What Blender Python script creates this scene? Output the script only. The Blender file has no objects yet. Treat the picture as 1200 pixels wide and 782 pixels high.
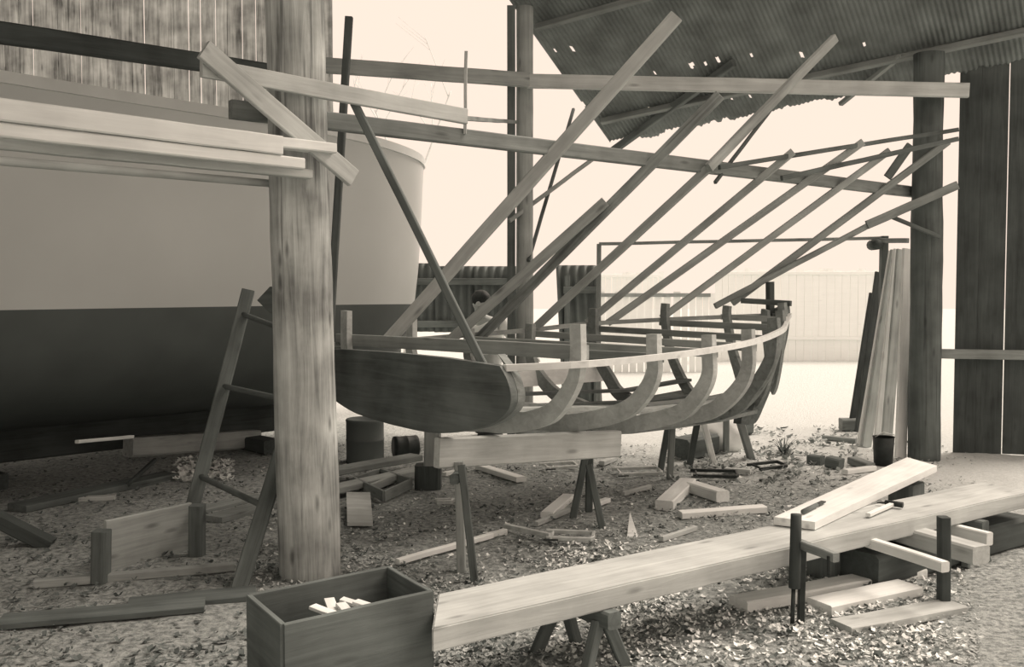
import bpy, bmesh, math, random
from mathutils import Vector, Matrix, noise
random.seed(7)
sc = bpy.context.scene
COL = sc.collection

# ------------------------------------------------------------------ camera
FPX, CAMH = 1150.0, 1.55
TILT = math.atan((391 - 340) / FPX)
cam_d = bpy.data.cameras.new('camera'); cam = bpy.data.objects.new('camera', cam_d); COL.objects.link(cam)
cam_d.sensor_width = 36; cam_d.sensor_fit = 'HORIZONTAL'; cam_d.lens = 36 * FPX / 1200
cam.location = (0, 0, CAMH); cam.rotation_euler = (math.pi / 2 - TILT, 0, 0)
cam_d.clip_start = 0.05; cam_d.clip_end = 300
sc.camera = cam
sc.view_settings.view_transform = 'Standard'; sc.view_settings.look = 'None'
sc.view_settings.gamma = 1; sc.view_settings.use_curve_mapping = False
sc.view_settings.exposure = 0.0

def ray(px, py):
    u = (px - 600) / FPX; v = (391 - py) / FPX
    return Vector((u, math.cos(TILT) + v * math.sin(TILT), -math.sin(TILT) + v * math.cos(TILT)))
O = Vector((0, 0, CAMH))
def PY(px, py, Y):
    r = ray(px, py); return O + r * (Y / r.y)
def PZ(px, py, z=0.0):
    r = ray(px, py); return O + r * ((z - CAMH) / r.z)
def PP(px, py, p, n):
    r = ray(px, py); return O + r * ((Vector(p) - O).dot(n) / r.dot(n))
A42 = math.radians(42)
L = Vector((math.cos(A42), math.sin(A42), 0)); C = Vector((L.y, -L.x, 0)); UP = Vector((0, 0, 1))
M0 = Vector((-0.691, 5.6855, 0))                       # centre of the small boat's transom
def BF(t, c, z): return M0 + L * t + C * c + UP * z     # boat frame
def PF(px, py, t): return PP(px, py, M0 + L * t, L)
LOGC = PZ(356, 686) + Vector((0, 0.16, 0)); LOGC.z = 0
def PC(px, py, off): return PP(px, py, LOGC + C * off, C)

# ------------------------------------------------------------------ materials
def nodes(name):
    m = bpy.data.materials.new(name); m.use_nodes = True
    nt = m.node_tree; return m, nt, nt.nodes['Principled BSDF']
def tone(c):
    # warm-grey palette of the whole place, a touch cooler in the darks
    l = .3 * c[0] + .6 * c[1] + .1 * c[2]
    K = [(0.0, (1, 1.20, 1.16)), (.08, (1, 1.17, 1.14)), (.3, (1, 1.09, 1.06)), (.65, (1, 1.04, 1.02)), (1.0, (1, 1.02, 1.0))]
    for (a, ra), (b, rb) in zip(K, K[1:]):
        if l <= b: break
    t = (l - a) / (b - a); r = [x + (y - x) * t for x, y in zip(ra, rb)]
    n = .3 * r[0] + .6 * r[1] + .1 * r[2]
    return tuple(l * x / n for x in r)
def wood(name, c, var=0.35, rough=0.8, grain=1.0, knots=0.5, bump=0.25, crack=0.0):
    c = tone(c); m, nt, b = nodes(name); N = nt.nodes.new; K = nt.links.new
    tc = N('ShaderNodeTexCoord'); oi = N('ShaderNodeObjectInfo')
    add = N('ShaderNodeVectorMath'); add.operation = 'MULTIPLY_ADD'
    K(oi.outputs['Random'], add.inputs[0]); add.inputs[1].default_value = (37, 11, 23); K(tc.outputs['Object'], add.inputs[2])
    mp = N('ShaderNodeMapping'); mp.inputs['Scale'].default_value = (1.6 * grain, 26 * grain, 26 * grain); K(add.outputs[0], mp.inputs['Vector'])
    n1 = N('ShaderNodeTexNoise'); n1.inputs['Scale'].default_value = 1.0; n1.inputs['Detail'].default_value = 6; n1.inputs['Roughness'].default_value = 0.65
    n1.inputs['Distortion'].default_value = 0.6; K(mp.outputs[0], n1.inputs['Vector'])
    n2 = N('ShaderNodeTexNoise'); n2.inputs['Scale'].default_value = 3.2; n2.inputs['Detail'].default_value = 4; K(add.outputs[0], n2.inputs['Vector'])
    mix = N('ShaderNodeMath'); mix.operation = 'ADD'; K(n1.outputs['Fac'], mix.inputs[0]); K(n2.outputs['Fac'], mix.inputs[1])
    hv = N('ShaderNodeMath'); hv.operation = 'MULTIPLY_ADD'; K(oi.outputs['Random'], hv.inputs[0]); hv.inputs[1].default_value = 0.16; K(mix.outputs[0], hv.inputs[2])
    cr = N('ShaderNodeValToRGB'); K(hv.outputs[0], cr.inputs['Fac'])
    lo = [x * (1 - var * 1.25) for x in c]; hi = [min(0.95, x * (1 + var * 0.75)) for x in c]
    cr.color_ramp.elements[0].position = 0.66; cr.color_ramp.elements[0].color = (*lo, 1)
    cr.color_ramp.elements[1].position = 1.42; cr.color_ramp.elements[1].color = (*hi, 1)
    # ramp positions above 1 are clamped, so rescale
    sc_ = N('ShaderNodeMath'); sc_.operation = 'MULTIPLY'; sc_.inputs[1].default_value = 0.6
    K(hv.outputs[0], sc_.inputs[0]); K(sc_.outputs[0], cr.inputs['Fac'])
    cr.color_ramp.elements[0].position = 0.45; cr.color_ramp.elements[1].position = 0.85
    out = cr.outputs['Color']
    if knots:
        mp2 = N('ShaderNodeMapping'); mp2.inputs['Scale'].default_value = (2.6, 9, 9); K(add.outputs[0], mp2.inputs['Vector'])
        v = N('ShaderNodeTexVoronoi'); v.inputs['Scale'].default_value = 1.0; K(mp2.outputs[0], v.inputs['Vector'])
        r2 = N('ShaderNodeValToRGB'); K(v.outputs['Distance'], r2.inputs['Fac'])
        r2.color_ramp.elements[0].position = 0.05; r2.color_ramp.elements[0].color = (1 - knots,) * 3 + (1,)
        r2.color_ramp.elements[1].position = 0.16; r2.color_ramp.elements[1].color = (1, 1, 1, 1)
        mx = N('ShaderNodeMix'); mx.data_type = 'RGBA'; mx.blend_type = 'MULTIPLY'; mx.inputs[0].default_value = 1
        K(out, mx.inputs[6]); K(r2.outputs['Color'], mx.inputs[7]); out = mx.outputs[2]
    if crack:
        mp3 = N('ShaderNodeMapping'); mp3.inputs['Scale'].default_value = (0.9, 30, 30); K(add.outputs[0], mp3.inputs['Vector'])
        n3 = N('ShaderNodeTexNoise'); n3.inputs['Scale'].default_value = 1; n3.inputs['Detail'].default_value = 3; K(mp3.outputs[0], n3.inputs['Vector'])
        r3 = N('ShaderNodeValToRGB'); K(n3.outputs['Fac'], r3.inputs['Fac'])
        r3.color_ramp.elements[0].position = 0.30; r3.color_ramp.elements[0].color = (1 - crack,) * 3 + (1,)
        r3.color_ramp.elements[1].position = 0.40; r3.color_ramp.elements[1].color = (1, 1, 1, 1)
        mx = N('ShaderNodeMix'); mx.data_type = 'RGBA'; mx.blend_type = 'MULTIPLY'; mx.inputs[0].default_value = 1
        K(out, mx.inputs[6]); K(r3.outputs['Color'], mx.inputs[7]); out = mx.outputs[2]
    K(out, b.inputs['Base Color']); b.inputs['Roughness'].default_value = rough
    b.inputs['Specular IOR Level'].default_value = 0.25
    bp = N('ShaderNodeBump'); bp.inputs['Strength'].default_value = bump; bp.inputs['Distance'].default_value = 0.008
    K(n1.outputs['Fac'], bp.inputs['Height']); K(bp.outputs[0], b.inputs['Normal'])
    return m
def plain(name, c, rough=0.7, var=0.2, scale=4.0, metal=0.0, spec=0.3):
    c = tone(c); m, nt, b = nodes(name); N = nt.nodes.new; K = nt.links.new
    tc = N('ShaderNodeTexCoord'); n = N('ShaderNodeTexNoise'); n.inputs['Scale'].default_value = scale; n.inputs['Detail'].default_value = 5
    K(tc.outputs['Object'], n.inputs['Vector']); cr = N('ShaderNodeValToRGB'); K(n.outputs['Fac'], cr.inputs['Fac'])
    cr.color_ramp.elements[0].position = 0.3; cr.color_ramp.elements[0].color = (*[x * (1 - var) for x in c], 1)
    cr.color_ramp.elements[1].position = 0.7; cr.color_ramp.elements[1].color = (*[min(.97, x * (1 + var)) for x in c], 1)
    K(cr.outputs['Color'], b.inputs['Base Color']); b.inputs['Roughness'].default_value = rough; b.inputs['Metallic'].default_value = metal
    b.inputs['Specular IOR Level'].default_value = spec
    return m
W = {
 'pale':  wood('pale_fresh_wood', (.82, .78, .69), .16, knots=.25, bump=.12),
 'white': wood('near_white_wood', (.93, .91, .88), .03, knots=.06, bump=.1),  # near white; on the board fences it stands in for sunlight
 'light': wood('light_wood', (.58, .55, .475), .26, knots=.4),
 'mid':   wood('mid_wood', (.42, .40, .34), .3, knots=.45),
 'grey':  wood('weathered_wood', (.29, .28, .24), .34, knots=.4),
 'dark':  wood('dark_wood', (.15, .15, .13), .4, knots=.3),
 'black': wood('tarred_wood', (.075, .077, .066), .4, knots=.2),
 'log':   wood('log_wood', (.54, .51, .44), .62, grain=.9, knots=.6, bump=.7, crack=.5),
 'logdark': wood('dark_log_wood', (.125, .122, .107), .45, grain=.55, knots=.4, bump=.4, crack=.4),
 'transom': wood('transom_wood', (.17, .168, .146), .5, rough=.55, grain=.6, knots=.15),
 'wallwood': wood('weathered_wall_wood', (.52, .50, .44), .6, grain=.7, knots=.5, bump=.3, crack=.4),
 'rough': wood('rough_sawn_wood', (.30, .285, .24), .6, grain=.8, knots=.6, bump=.6, crack=.5),
}
M_hull = plain('hull_paint', (.60, .58, .53), .34, .04, 1.2, spec=.5)
M_boot = plain('hull_bottom_paint', (.11, .112, .098), .6, .14, 2.0)
M_rail = plain('rail_paint', (.78, .74, .66), .5, .06)
M_iron = plain('black_iron', (.04, .042, .037), .5, .3, 12, metal=.3)
M_steel = plain('worn_steel', (.62, .60, .53), .45, .2, 14, metal=.2)
M_corr = plain('rusty_corrugated_iron', (.19, .186, .16), .7, .35, 3)
M_corr_dark = plain('dark_corrugated_iron', (.115, .115, .098), .7, .35, 3)
M_skin = plain('skin', (.55, .45, .37), .6, .05, 20)
M_shirt = plain('white_cotton', (.93, .91, .87), .9, .03, 9)
M_hair = plain('dark_hair', (.03, .03, .026), .6, .3, 60)
M_trous = plain('grey_trousers', (.12, .12, .105), .9, .1, 12)
M_rubber = plain('dark_rubber', (.03, .03, .027), .6, .2, 10)
M_eye = plain('dark_eye', (.03, .03, .03), .3, .1, 10)
M_paper = plain('white_paper', (.85, .82, .75), .9, .04, 9)

def ground_mat():
    m, nt, b = nodes('yard_earth'); N = nt.nodes.new; K = nt.links.new
    tc = N('ShaderNodeTexCoord')
    def noise_(s, d=6, r=.6):
        n = N('ShaderNodeTexNoise'); n.inputs['Scale'].default_value = s; n.inputs['Detail'].default_value = d; n.inputs['Roughness'].default_value = r
        K(tc.outputs['Object'], n.inputs['Vector']); return n.outputs['Fac']
    f1 = noise_(1.3); f2 = noise_(26, 8, .75)
    def ramp(src, p0, c0, p1, c1):
        r = N('ShaderNodeValToRGB'); K(src, r.inputs['Fac']); r.color_ramp.elements[0].position = p0; r.color_ramp.elements[0].color = (*tone(c0), 1)
        r.color_ramp.elements[1].position = p1; r.color_ramp.elements[1].color = (*tone(c1), 1); return r.outputs['Color']
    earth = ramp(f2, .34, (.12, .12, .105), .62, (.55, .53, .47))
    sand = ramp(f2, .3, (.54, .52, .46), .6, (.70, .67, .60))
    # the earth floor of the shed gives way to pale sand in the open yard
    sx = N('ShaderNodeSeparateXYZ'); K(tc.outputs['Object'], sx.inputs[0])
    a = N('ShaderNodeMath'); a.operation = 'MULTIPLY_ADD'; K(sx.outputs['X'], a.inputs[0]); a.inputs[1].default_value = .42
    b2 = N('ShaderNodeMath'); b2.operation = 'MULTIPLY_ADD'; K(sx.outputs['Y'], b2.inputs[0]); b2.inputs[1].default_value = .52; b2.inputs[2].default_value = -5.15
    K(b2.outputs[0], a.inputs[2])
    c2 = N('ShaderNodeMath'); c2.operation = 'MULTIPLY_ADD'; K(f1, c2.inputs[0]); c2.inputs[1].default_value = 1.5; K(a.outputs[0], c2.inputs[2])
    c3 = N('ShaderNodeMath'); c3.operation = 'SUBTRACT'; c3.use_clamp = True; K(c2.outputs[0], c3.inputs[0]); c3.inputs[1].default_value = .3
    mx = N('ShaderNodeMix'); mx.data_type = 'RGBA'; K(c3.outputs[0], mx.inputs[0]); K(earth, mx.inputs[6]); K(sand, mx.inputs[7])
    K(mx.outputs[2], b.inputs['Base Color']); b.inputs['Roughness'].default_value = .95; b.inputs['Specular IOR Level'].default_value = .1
    bp = N('ShaderNodeBump'); bp.inputs['Strength'].default_value = .8; bp.inputs['Distance'].default_value = .03
    K(f2, bp.inputs['Height']); K(bp.outputs[0], b.inputs['Normal'])
    return m
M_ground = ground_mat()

# ------------------------------------------------------------------ object helpers
def tag(o, label=None, cat=None, group=None, kind=None):
    if label: o['label'] = label
    if cat: o['category'] = cat
    if group: o['group'] = group
    if kind: o['kind'] = kind
    return o
def link(name, bm, mat, parent=None, M=None, smooth=False):
    me = bpy.data.meshes.new(name); bmesh.ops.recalc_face_normals(bm, faces=bm.faces[:]); bm.to_mesh(me); bm.free()
    if smooth:
        for p in me.polygons: p.use_smooth = True
    if mat: me.materials.append(mat)
    o = bpy.data.objects.new(name, me); COL.objects.link(o)
    M = M or Matrix()
    if parent:
        o.parent = parent; o.matrix_basis = parent_world(parent).inverted() @ M
    else:
        o.matrix_basis = M
    return o
def parent_world(o):
    M = o.matrix_basis.copy()
    while o.parent:
        o = o.parent; M = o.matrix_basis @ M
    return M
def thing(name, loc, label, cat, group=None):
    o = bpy.data.objects.new(name, None); COL.objects.link(o); o.matrix_basis = Matrix.Translation(loc)
    o.empty_display_size = .1
    return tag(o, label, cat, group)
def axes(p0, p1, up):
    x = (p1 - p0).normalized(); up = Vector(up)
    y = up.cross(x)
    if y.length < 1e-4: y = Vector((0, 1, 0)).cross(x)
    y.normalize(); z = x.cross(y)
    return Matrix(((x.x, y.x, z.x, p0.x), (x.y, y.y, z.y, p0.y), (x.z, y.z, z.z, p0.z), (0, 0, 0, 1)))
def beam_bm(Ln, w, h, bow=0.0, taper=1.0, skew0=0.0, skew1=0.0, jit=.003):
    """local X = length, Y = width, Z = height; bevelled box with a little sawmill wander"""
    bm = bmesh.new(); n = max(3, min(14, int(Ln / .25) + 2)); rings = []; sd = random.random() * 50
    bv = min(w, h) * .12
    for i in range(n + 1):
        s = i / n; k = 1 + (taper - 1) * s; hw, hh = w * k / 2, h * k / 2; b = bv
        dz = bow * math.sin(math.pi * s) + jit * noise.noise(Vector((sd, s * 5, 0))); dy = jit * noise.noise(Vector((sd, s * 5, 9)))
        pts = [(-hw + b, -hh), (hw - b, -hh), (hw, -hh + b), (hw, hh - b), (hw - b, hh), (-hw + b, hh), (-hw, hh - b), (-hw, -hh + b)]
        ring = []
        for (y, z) in pts:
            x = s * Ln
            if i == 0: x += skew0 * y / (w / 2)
            if i == n: x += skew1 * y / (w / 2)
            ring.append(bm.verts.new((x, y + dy, z + dz)))
        rings.append(ring)
    for a, c in zip(rings, rings[1:]):
        for j in range(8): bm.faces.new((a[j], a[(j + 1) % 8], c[(j + 1) % 8], c[j]))
    bm.faces.new(rings[0][::-1]); bm.faces.new(rings[-1])
    return bm
def beam(name, p0, p1, w, h, mat, label=None, cat=None, group=None, parent=None, up=(0, 0, 1), **kw):
    p0 = Vector(p0); p1 = Vector(p1)
    o = link(name, beam_bm((p1 - p0).length, w, h, **kw), W.get(mat, mat) if isinstance(mat, str) else mat, parent, axes(p0, p1, up))
    return tag(o, label, cat, group)
def pole_bm(Ln, r0, r1, segs=12, wob=.06, bow=0.0):
    bm = bmesh.new(); n = max(2, min(40, int(Ln / .12) + 1)); sd = random.random() * 50; rings = []
    for i in range(n + 1):
        s = i / n; r = r0 + (r1 - r0) * s; ring = []
        for j in range(segs):
            a = 2 * math.pi * j / segs
            rr = r * (1 + wob * noise.noise(Vector((math.cos(a) * 1.3 + sd, math.sin(a) * 1.3, s * Ln * 1.2))) + wob * .5 * noise.noise(Vector((math.cos(a) * 3 + sd, math.sin(a) * 3, s * Ln * 4))))
            ring.append(bm.verts.new((s * Ln, rr * math.cos(a), rr * math.sin(a) + bow * math.sin(math.pi * s))))
        rings.append(ring)
    for a, c in zip(rings, rings[1:]):
        for j in range(segs): bm.faces.new((a[j], a[(j + 1) % segs], c[(j + 1) % segs], c[j]))
    bm.faces.new(rings[0][::-1]); bm.faces.new(rings[-1])
    return bm
def pole(name, p0, p1, r0, r1, mat, label=None, cat=None, group=None, parent=None, **kw):
    p0 = Vector(p0); p1 = Vector(p1)
    o = link(name, pole_bm((p1 - p0).length, r0, r1, **kw), W.get(mat, mat) if isinstance(mat, str) else mat, parent, axes(p0, p1, UP), smooth=True)
    return tag(o, label, cat, group)
def lathe_bm(prof, segs=24):
    bm = bmesh.new(); rings = []
    for r, z in prof: rings.append([bm.verts.new((r * math.cos(2 * math.pi * j / segs), r * math.sin(2 * math.pi * j / segs), z)) for j in range(segs)])
    for a, c in zip(rings, rings[1:]):
        for j in range(segs): bm.faces.new((a[j], a[(j + 1) % segs], c[(j + 1) % segs], c[j]))
    if prof[0][0] > 1e-4: bm.faces.new(rings[0][::-1])
    if prof[-1][0] > 1e-4: bm.faces.new(rings[-1])
    bmesh.ops.remove_doubles(bm, verts=bm.verts[:], dist=1e-5)
    return bm
def slab_bm(outline, d, thick):
    """closed outline of world points extruded by vector d*thick (centred)"""
    bm = bmesh.new(); d = Vector(d).normalized() * thick / 2
    a = [bm.verts.new(Vector(p) - d) for p in outline]; b = [bm.verts.new(Vector(p) + d) for p in outline]
    n = len(a); bm.faces.new(a); bm.faces.new(b[::-1])
    for i in range(n): bm.faces.new((a[i], b[i], b[(i + 1) % n], a[(i + 1) % n]))
    return bm
def strip_bm(A, B, d, thick):
    """curved plank between two point rows A and B, thickness along d"""
    bm = bmesh.new(); d = Vector(d).normalized() * thick / 2
    rows = [[bm.verts.new(Vector(p) - d) for p in A], [bm.verts.new(Vector(p) - d) for p in B], [bm.verts.new(Vector(p) + d) for p in B], [bm.verts.new(Vector(p) + d) for p in A]]
    for i in range(len(A) - 1):
        for k in range(4): bm.faces.new((rows[k][i], rows[k][i + 1], rows[(k + 1) % 4][i + 1], rows[(k + 1) % 4][i]))
    for i in (0, -1): bm.faces.new([rows[k][i] for k in range(4)])
    return bm
def local(bm, loc):
    bmesh.ops.translate(bm, verts=bm.verts[:], vec=-Vector(loc)); return bm
def crspline(pts, n):
    """Catmull-Rom through tuples"""
    out = []; P = [pts[0]] + list(pts) + [pts[-1]]
    for i in range(1, len(P) - 2):
        for k in range(n):
            t = k / n
            out.append(tuple(.5 * (2 * b + (-a + c) * t + (2 * a - 5 * b + 4 * c - d) * t * t + (-a + 3 * b - 3 * c + d) * t ** 3) for a, b, c, d in zip(P[i - 1], P[i], P[i + 1], P[i + 2])))
    out.append(tuple(pts[-1])); return out

# ------------------------------------------------------------------ ground
def gz(x, y):
    k = max(0.0, min(1.0, (13 - y) / 4))
    return k * (.022 * noise.noise(Vector((x * 1.1, y * 1.1, 3))) + .016 * noise.noise(Vector((x * 4, y * 4, 7))) + .010 * noise.noise(Vector((x * 11, y * 11, 1))))
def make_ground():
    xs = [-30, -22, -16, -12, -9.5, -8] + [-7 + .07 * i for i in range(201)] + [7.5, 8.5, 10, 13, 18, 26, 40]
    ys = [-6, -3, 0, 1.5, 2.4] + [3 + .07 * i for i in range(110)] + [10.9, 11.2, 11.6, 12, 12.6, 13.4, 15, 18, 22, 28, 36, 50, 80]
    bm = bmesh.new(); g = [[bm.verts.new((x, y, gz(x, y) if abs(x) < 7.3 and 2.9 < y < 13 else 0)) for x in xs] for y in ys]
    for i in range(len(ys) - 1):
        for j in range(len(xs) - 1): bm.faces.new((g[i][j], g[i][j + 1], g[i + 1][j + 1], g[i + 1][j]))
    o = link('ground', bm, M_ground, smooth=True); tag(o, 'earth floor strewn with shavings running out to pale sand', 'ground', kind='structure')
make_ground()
def G(px, py, up=0.0):
    p = PZ(px, py, 0.0); p.z = gz(p.x, p.y) + up; return p

# ------------------------------------------------------------------ posts and overhead timbers
top_ray = PP(346, 40, LOGC, Vector((0, 1, 0)))
log_top = LOGC + (top_ray - LOGC) * (4.3 / top_ray.z)
pole('log_post', LOGC - UP * .05, log_top, .163, .152, 'log', 'thick pale round log post standing in front of the big painted hull', 'post', segs=28, wob=.07)
RP = Vector((3.78, 8.95, 0))
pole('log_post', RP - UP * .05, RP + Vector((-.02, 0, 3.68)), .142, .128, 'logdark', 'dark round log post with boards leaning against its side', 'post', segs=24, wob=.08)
MP = Vector((.118, 9.15, 0))
mp = thing('log_post', MP, 'slim dark post with a plank fixed to its side, standing behind the boat frame', 'post')
pole('log', MP - UP * .05, MP + UP * 4.15, .082, .076, 'mid', parent=mp, segs=18)
beam('side_plank', MP + Vector((-.125, -.05, 0)), MP + Vector((-.125, -.05, 4.15)), .03, .075, 'dark', parent=mp, up=(1, 0, 0))

def zp(px, py, Y): return PY(px, py, Y)
beam('tarred_timber', zp(-140, 18, 4.9), zp(352, 90, 7.4), .08, .115, 'black', 'black tarred timber sloping down behind the thick pale log', 'timber', bow=0)
beam('board', PC(236, 79, .19), PC(546, 137, .19), .035, .088, 'light', 'light board nailed across the thick log post with a ragged end', 'board', up=(0, 0, 1), skew1=0)
beam('tie_timber', PC(270, 128, -.235), zp(1078, 226, 9.18), .06, .098, 'grey', 'long grey timber sloping down from the thick log to the dark post, shores nailed on', 'timber')
beam('tie_timber', zp(372, 76, 8.3), zp(620, 94, 8.93), .05, .128, 'mid', 'weathered upper timber ending at the slim post', 'timber')
beam('tie_timber', zp(618, 95, 8.93), zp(1135, 106, 8.66), .05, .125, 'light', 'pale upper timber under the rusty roof sheet, running to the dark post', 'timber')
beam('diagonal_brace', PC(238, 58, .24), PC(414, 209, .24), .035, .098, 'light', 'short thick diagonal board nailed over the light board on the log', 'brace', up=tuple(C.cross(PC(414, 209, .24) - PC(238, 58, .24))), skew0=0)
lean0, lean1 = zp(409, 20, 7.35), zp(386, 400, 7.35)
lean1 = lean0 + (lean1 - lean0) * ((lean0.z - .0) / (lean0.z - lean1.z))
beam('leaning_pole', lean1, lean0, .055, .055, 'dark', 'dark upright pole just behind the thick log, standing against the hull', 'pole')
beam('brace_pole', PC(411, 112, .12), PF(566, 428, .055), .04, .042, 'dark', 'thin dark brace pole running down to the top edge of the transom', 'brace')

# planks laid up against the log
g = 'stacked planks beside the thick log'
beam('plank', PC(-60, 121, .345), PC(329, 171, .345), .05, .090, 'pale', 'widest pale plank, on the outer face of the stack beside the log', 'plank', g)
beam('plank', PC(60, 137, .255), PC(389, 175, .255), .10, .050, 'pale', 'pale plank whose white end sticks out furthest past the log', 'plank', g)
beam('plank', PC(-60, 147, .330), PC(354, 192.5, .330), .06, .055, 'pale', 'narrow pale plank below the widest one in the stack', 'plank', g)
beam('plank', PC(-40, 165, .192), PC(363, 204.5, .192), .06, .046, 'light', 'lowest plank of the stack, its short end showing under the others', 'plank', g)
pole('thin_pole', PC(-40, 185, -.20), PC(345, 217.5, -.20), .022, .02, 'light', 'thin pale round pole lying just under the stacked planks', 'pole')

# ------------------------------------------------------------------ the large painted hull
def big_hull():
    plan = crspline([(-6.3, 2.2), (-4.75, 4.25), (-3.62, 5.65), (-2.78, 6.72), (-2.05, 7.62), (-1.48, 8.40), (-1.08, 9.05), (-.89, 9.60), (-1.0, 10.12), (-1.5, 10.55), (-2.4, 10.9), (-3.6, 10.75), (-5.2, 9.3), (-7.0, 7.0)], 6)
    n = len(plan); root = thing('boat_hull', (-3.2, 8.2, 0), 'large finished boat hull painted grey above and dark below, propped behind the log', 'boat')
    loc = Vector((-3.2, 8.2, 0)); ctr = [Vector((-7.6, 4.6, 0)), Vector((-2.4, 9.9, 0))]
    cl = (ctr[1] - ctr[0]).normalized(); clen = (ctr[1] - ctr[0]).length
    def inward(p, k):
        p = Vector((p[0], p[1], 0)); s = max(0, min(clen, (p - ctr[0]).dot(cl))); q = ctr[0] + cl * s
        return p + (q - p) * k
    prof = [(-.012, 2.86), (0.0, 2.5), (.012, 2.1), (.03, 1.75), (.055, 1.42)]
    low = [(.055, 1.42), (.09, 1.15), (.16, .92), (.28, .74), (.46, .60), (.72, .48), (.96, .40)]
    def rise(i):
        y = plan[i][1]; k = max(0, min(1, (y - 8.0) / 1.7)) if plan[i][0] > -3.5 else 1
        return .05 * i / n - .10 * k * k
    def skin(prof, name, mat):
        bm = bmesh.new(); rows = [[bm.verts.new(inward(p, k) + UP * (z + rise(i) * max(0, z - 1.2) / 1.66)) for i, p in enumerate(plan)] for k, z in prof]
        for a, b in zip(rows, rows[1:]):
            for i in range(n - 1): bm.faces.new((a[i], a[i + 1], b[i + 1], b[i]))
        return link(name, local(bm, loc), mat, root, Matrix.Translation(loc), smooth=True)
    skin(prof, 'topside', M_hull); skin(low, 'bottom', M_boot)
    bm = bmesh.new(); secs = []
    for i, p in enumerate(plan):
        z = 2.86 + rise(i); a, b = inward(p, -.022), inward(p, .035)
        secs.append([bm.verts.new(q + UP * zz) for q, zz in ((a, z - .03), (a, z + .045), (b, z + .045), (b, z - .03))])
    for a, b in zip(secs, secs[1:]):
        for k in range(4): bm.faces.new((a[k], a[(k + 1) % 4], b[(k + 1) % 4], b[k]))
    bm.faces.new(secs[0]); bm.faces.new(secs[-1][::-1])
    link('rail', local(bm, loc), M_rail, root, Matrix.Translation(loc))
    bm = bmesh.new(); vs = [bm.verts.new(inward(p, .03) + UP * 2.66) for p in plan]; bm.faces.new(vs)
    link('deck', local(bm, loc), W['grey'], root, Matrix.Translation(loc))
    beam('keel', ctr[0] + UP * .28, ctr[1] + UP * .28, .14, .30, 'black', parent=root)
    for k in (.35, .62, .95):
        p = ctr[0] + (ctr[1] - ctr[0]) * k
        beam('keel_block', p + UP * .065 + Vector((.4, -.4, 0)), p + UP * .065 - Vector((.4, -.4, 0)), .2, .13, 'black', 'dark block under the keel of the large hull', 'block', 'keel blocks of the large hull')
big_hull()

bm = slab_bm([zp(302, 352, 5.5), zp(317, 336, 5.5), zp(334, 336, 5.5), zp(334, 368, 5.5), zp(317, 367, 5.5)], Vector((0, 1, 0)), .03)
p = zp(318, 352, 5.5); tag(link('pointed_board', local(bm, p), W['dark'], None, Matrix.Translation(p)), 'dark pointed board end sticking out from behind the log above the ladder', 'board')

# ------------------------------------------------------------------ trestle ladder against the hull
f1, f2 = G(214, 640), G(280, 693)
t1, t2 = zp(291, 341, f1.y + .75), zp(371, 398, f2.y + .88)
ld = thing('ladder', (f1 + f2) / 2, 'dark wide ladder leaning on the large hull beside the log', 'ladder')
beam('rail', f1, t1, .05, .085, 'dark', parent=ld, up=(1, .3, 0)); beam('rail', f2, t2, .05, .085, 'dark', parent=ld, up=(1, .3, 0))
for k, k2 in ((.90, .99), (.60, .72), (.25, .30)):
    pole('rung', f1 + (t1 - f1) * k, f2 + (t2 - f2) * k2, .018, .018, 'dark', parent=ld)

# ------------------------------------------------------------------ corrugated roof
def lin_grid_corr(o, u, v, nu, nv, lu, lv, amp, pitch, holes=(), ragged=0.0, thick=.004):
    """corrugated sheet: ridges run along v"""
    bm = bmesh.new(); u = u.normalized(); v = v.normalized(); nrm = u.cross(v).normalized()
    g = []
    for i in range(nu + 1):
        row = []
        for j in range(nv + 1):
            a = lu * i / nu; b = lv * j / nv
            if j == 0 and ragged: b += ragged * noise.noise(Vector((a * 3, 1, 0))) + ragged * .6 * noise.noise(Vector((a * 14, 5, 0)))
            row.append(bm.verts.new(o + u * a + v * b + nrm * amp * math.sin(2 * math.pi * a / pitch)))
        g.append(row)
    for i in range(nu):
        for j in range(nv):
            if (i, j) in holes: continue
            bm.faces.new((g[i][j], g[i + 1][j], g[i + 1][j + 1], g[i][j + 1]))
    return bm
def solid(o, t):
    m = o.modifiers.new('thickness', 'SOLIDIFY'); m.thickness = t; m.offset = 0
    return o
RT, RR, RU = zp(715, 167, 11.0), zp(1065, 97, 9.5), zp(628, 44, 9.75)
u = (RR - RT); v = (RU - RT); lu = 4.9; pv = v.length
holes = set(); rr = random.Random(3)
nu, nv = 1100, 100; lv = 2.7
def hole_at(px, py, k=1):
    nrm = u.cross(v).normalized(); p = PP(px, py, RT, nrm) - RT
    un = u.normalized(); vn = v.normalized(); d = un.dot(vn)
    a = (p.dot(un) - d * p.dot(vn)) / (1 - d * d); b = (p.dot(vn) - d * p.dot(un)) / (1 - d * d)
    i = int(a / lu * nu); j = int(b / lv * nv)
    for x in range(-k, k + 1):
        for y in range(0, max(1, k)): holes.add((i + x, j + y))
for px, py, k in ((672, 59, 2), (651, 60, 1), (811, 79, 2), (813, 77, 1), (827, 75, 1), (842, 71, 2), (858, 117, 1), (879, 113, 1), (941, 67, 2), (881, 65, 1), (1013, 52, 1), (768, 86, 1), (762, 129, 1), (684, 123, 2), (639, 78, 4), (634, 66, 4), (720, 110, 1)): hole_at(px, py, k + 1)
rf = solid(link('roof_sheet', local(lin_grid_corr(RT, u, v, nu, nv, lu, lv, .006, .045, holes, ragged=.10), RT), M_corr, None, Matrix.Translation(RT), smooth=True), .003)
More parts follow.
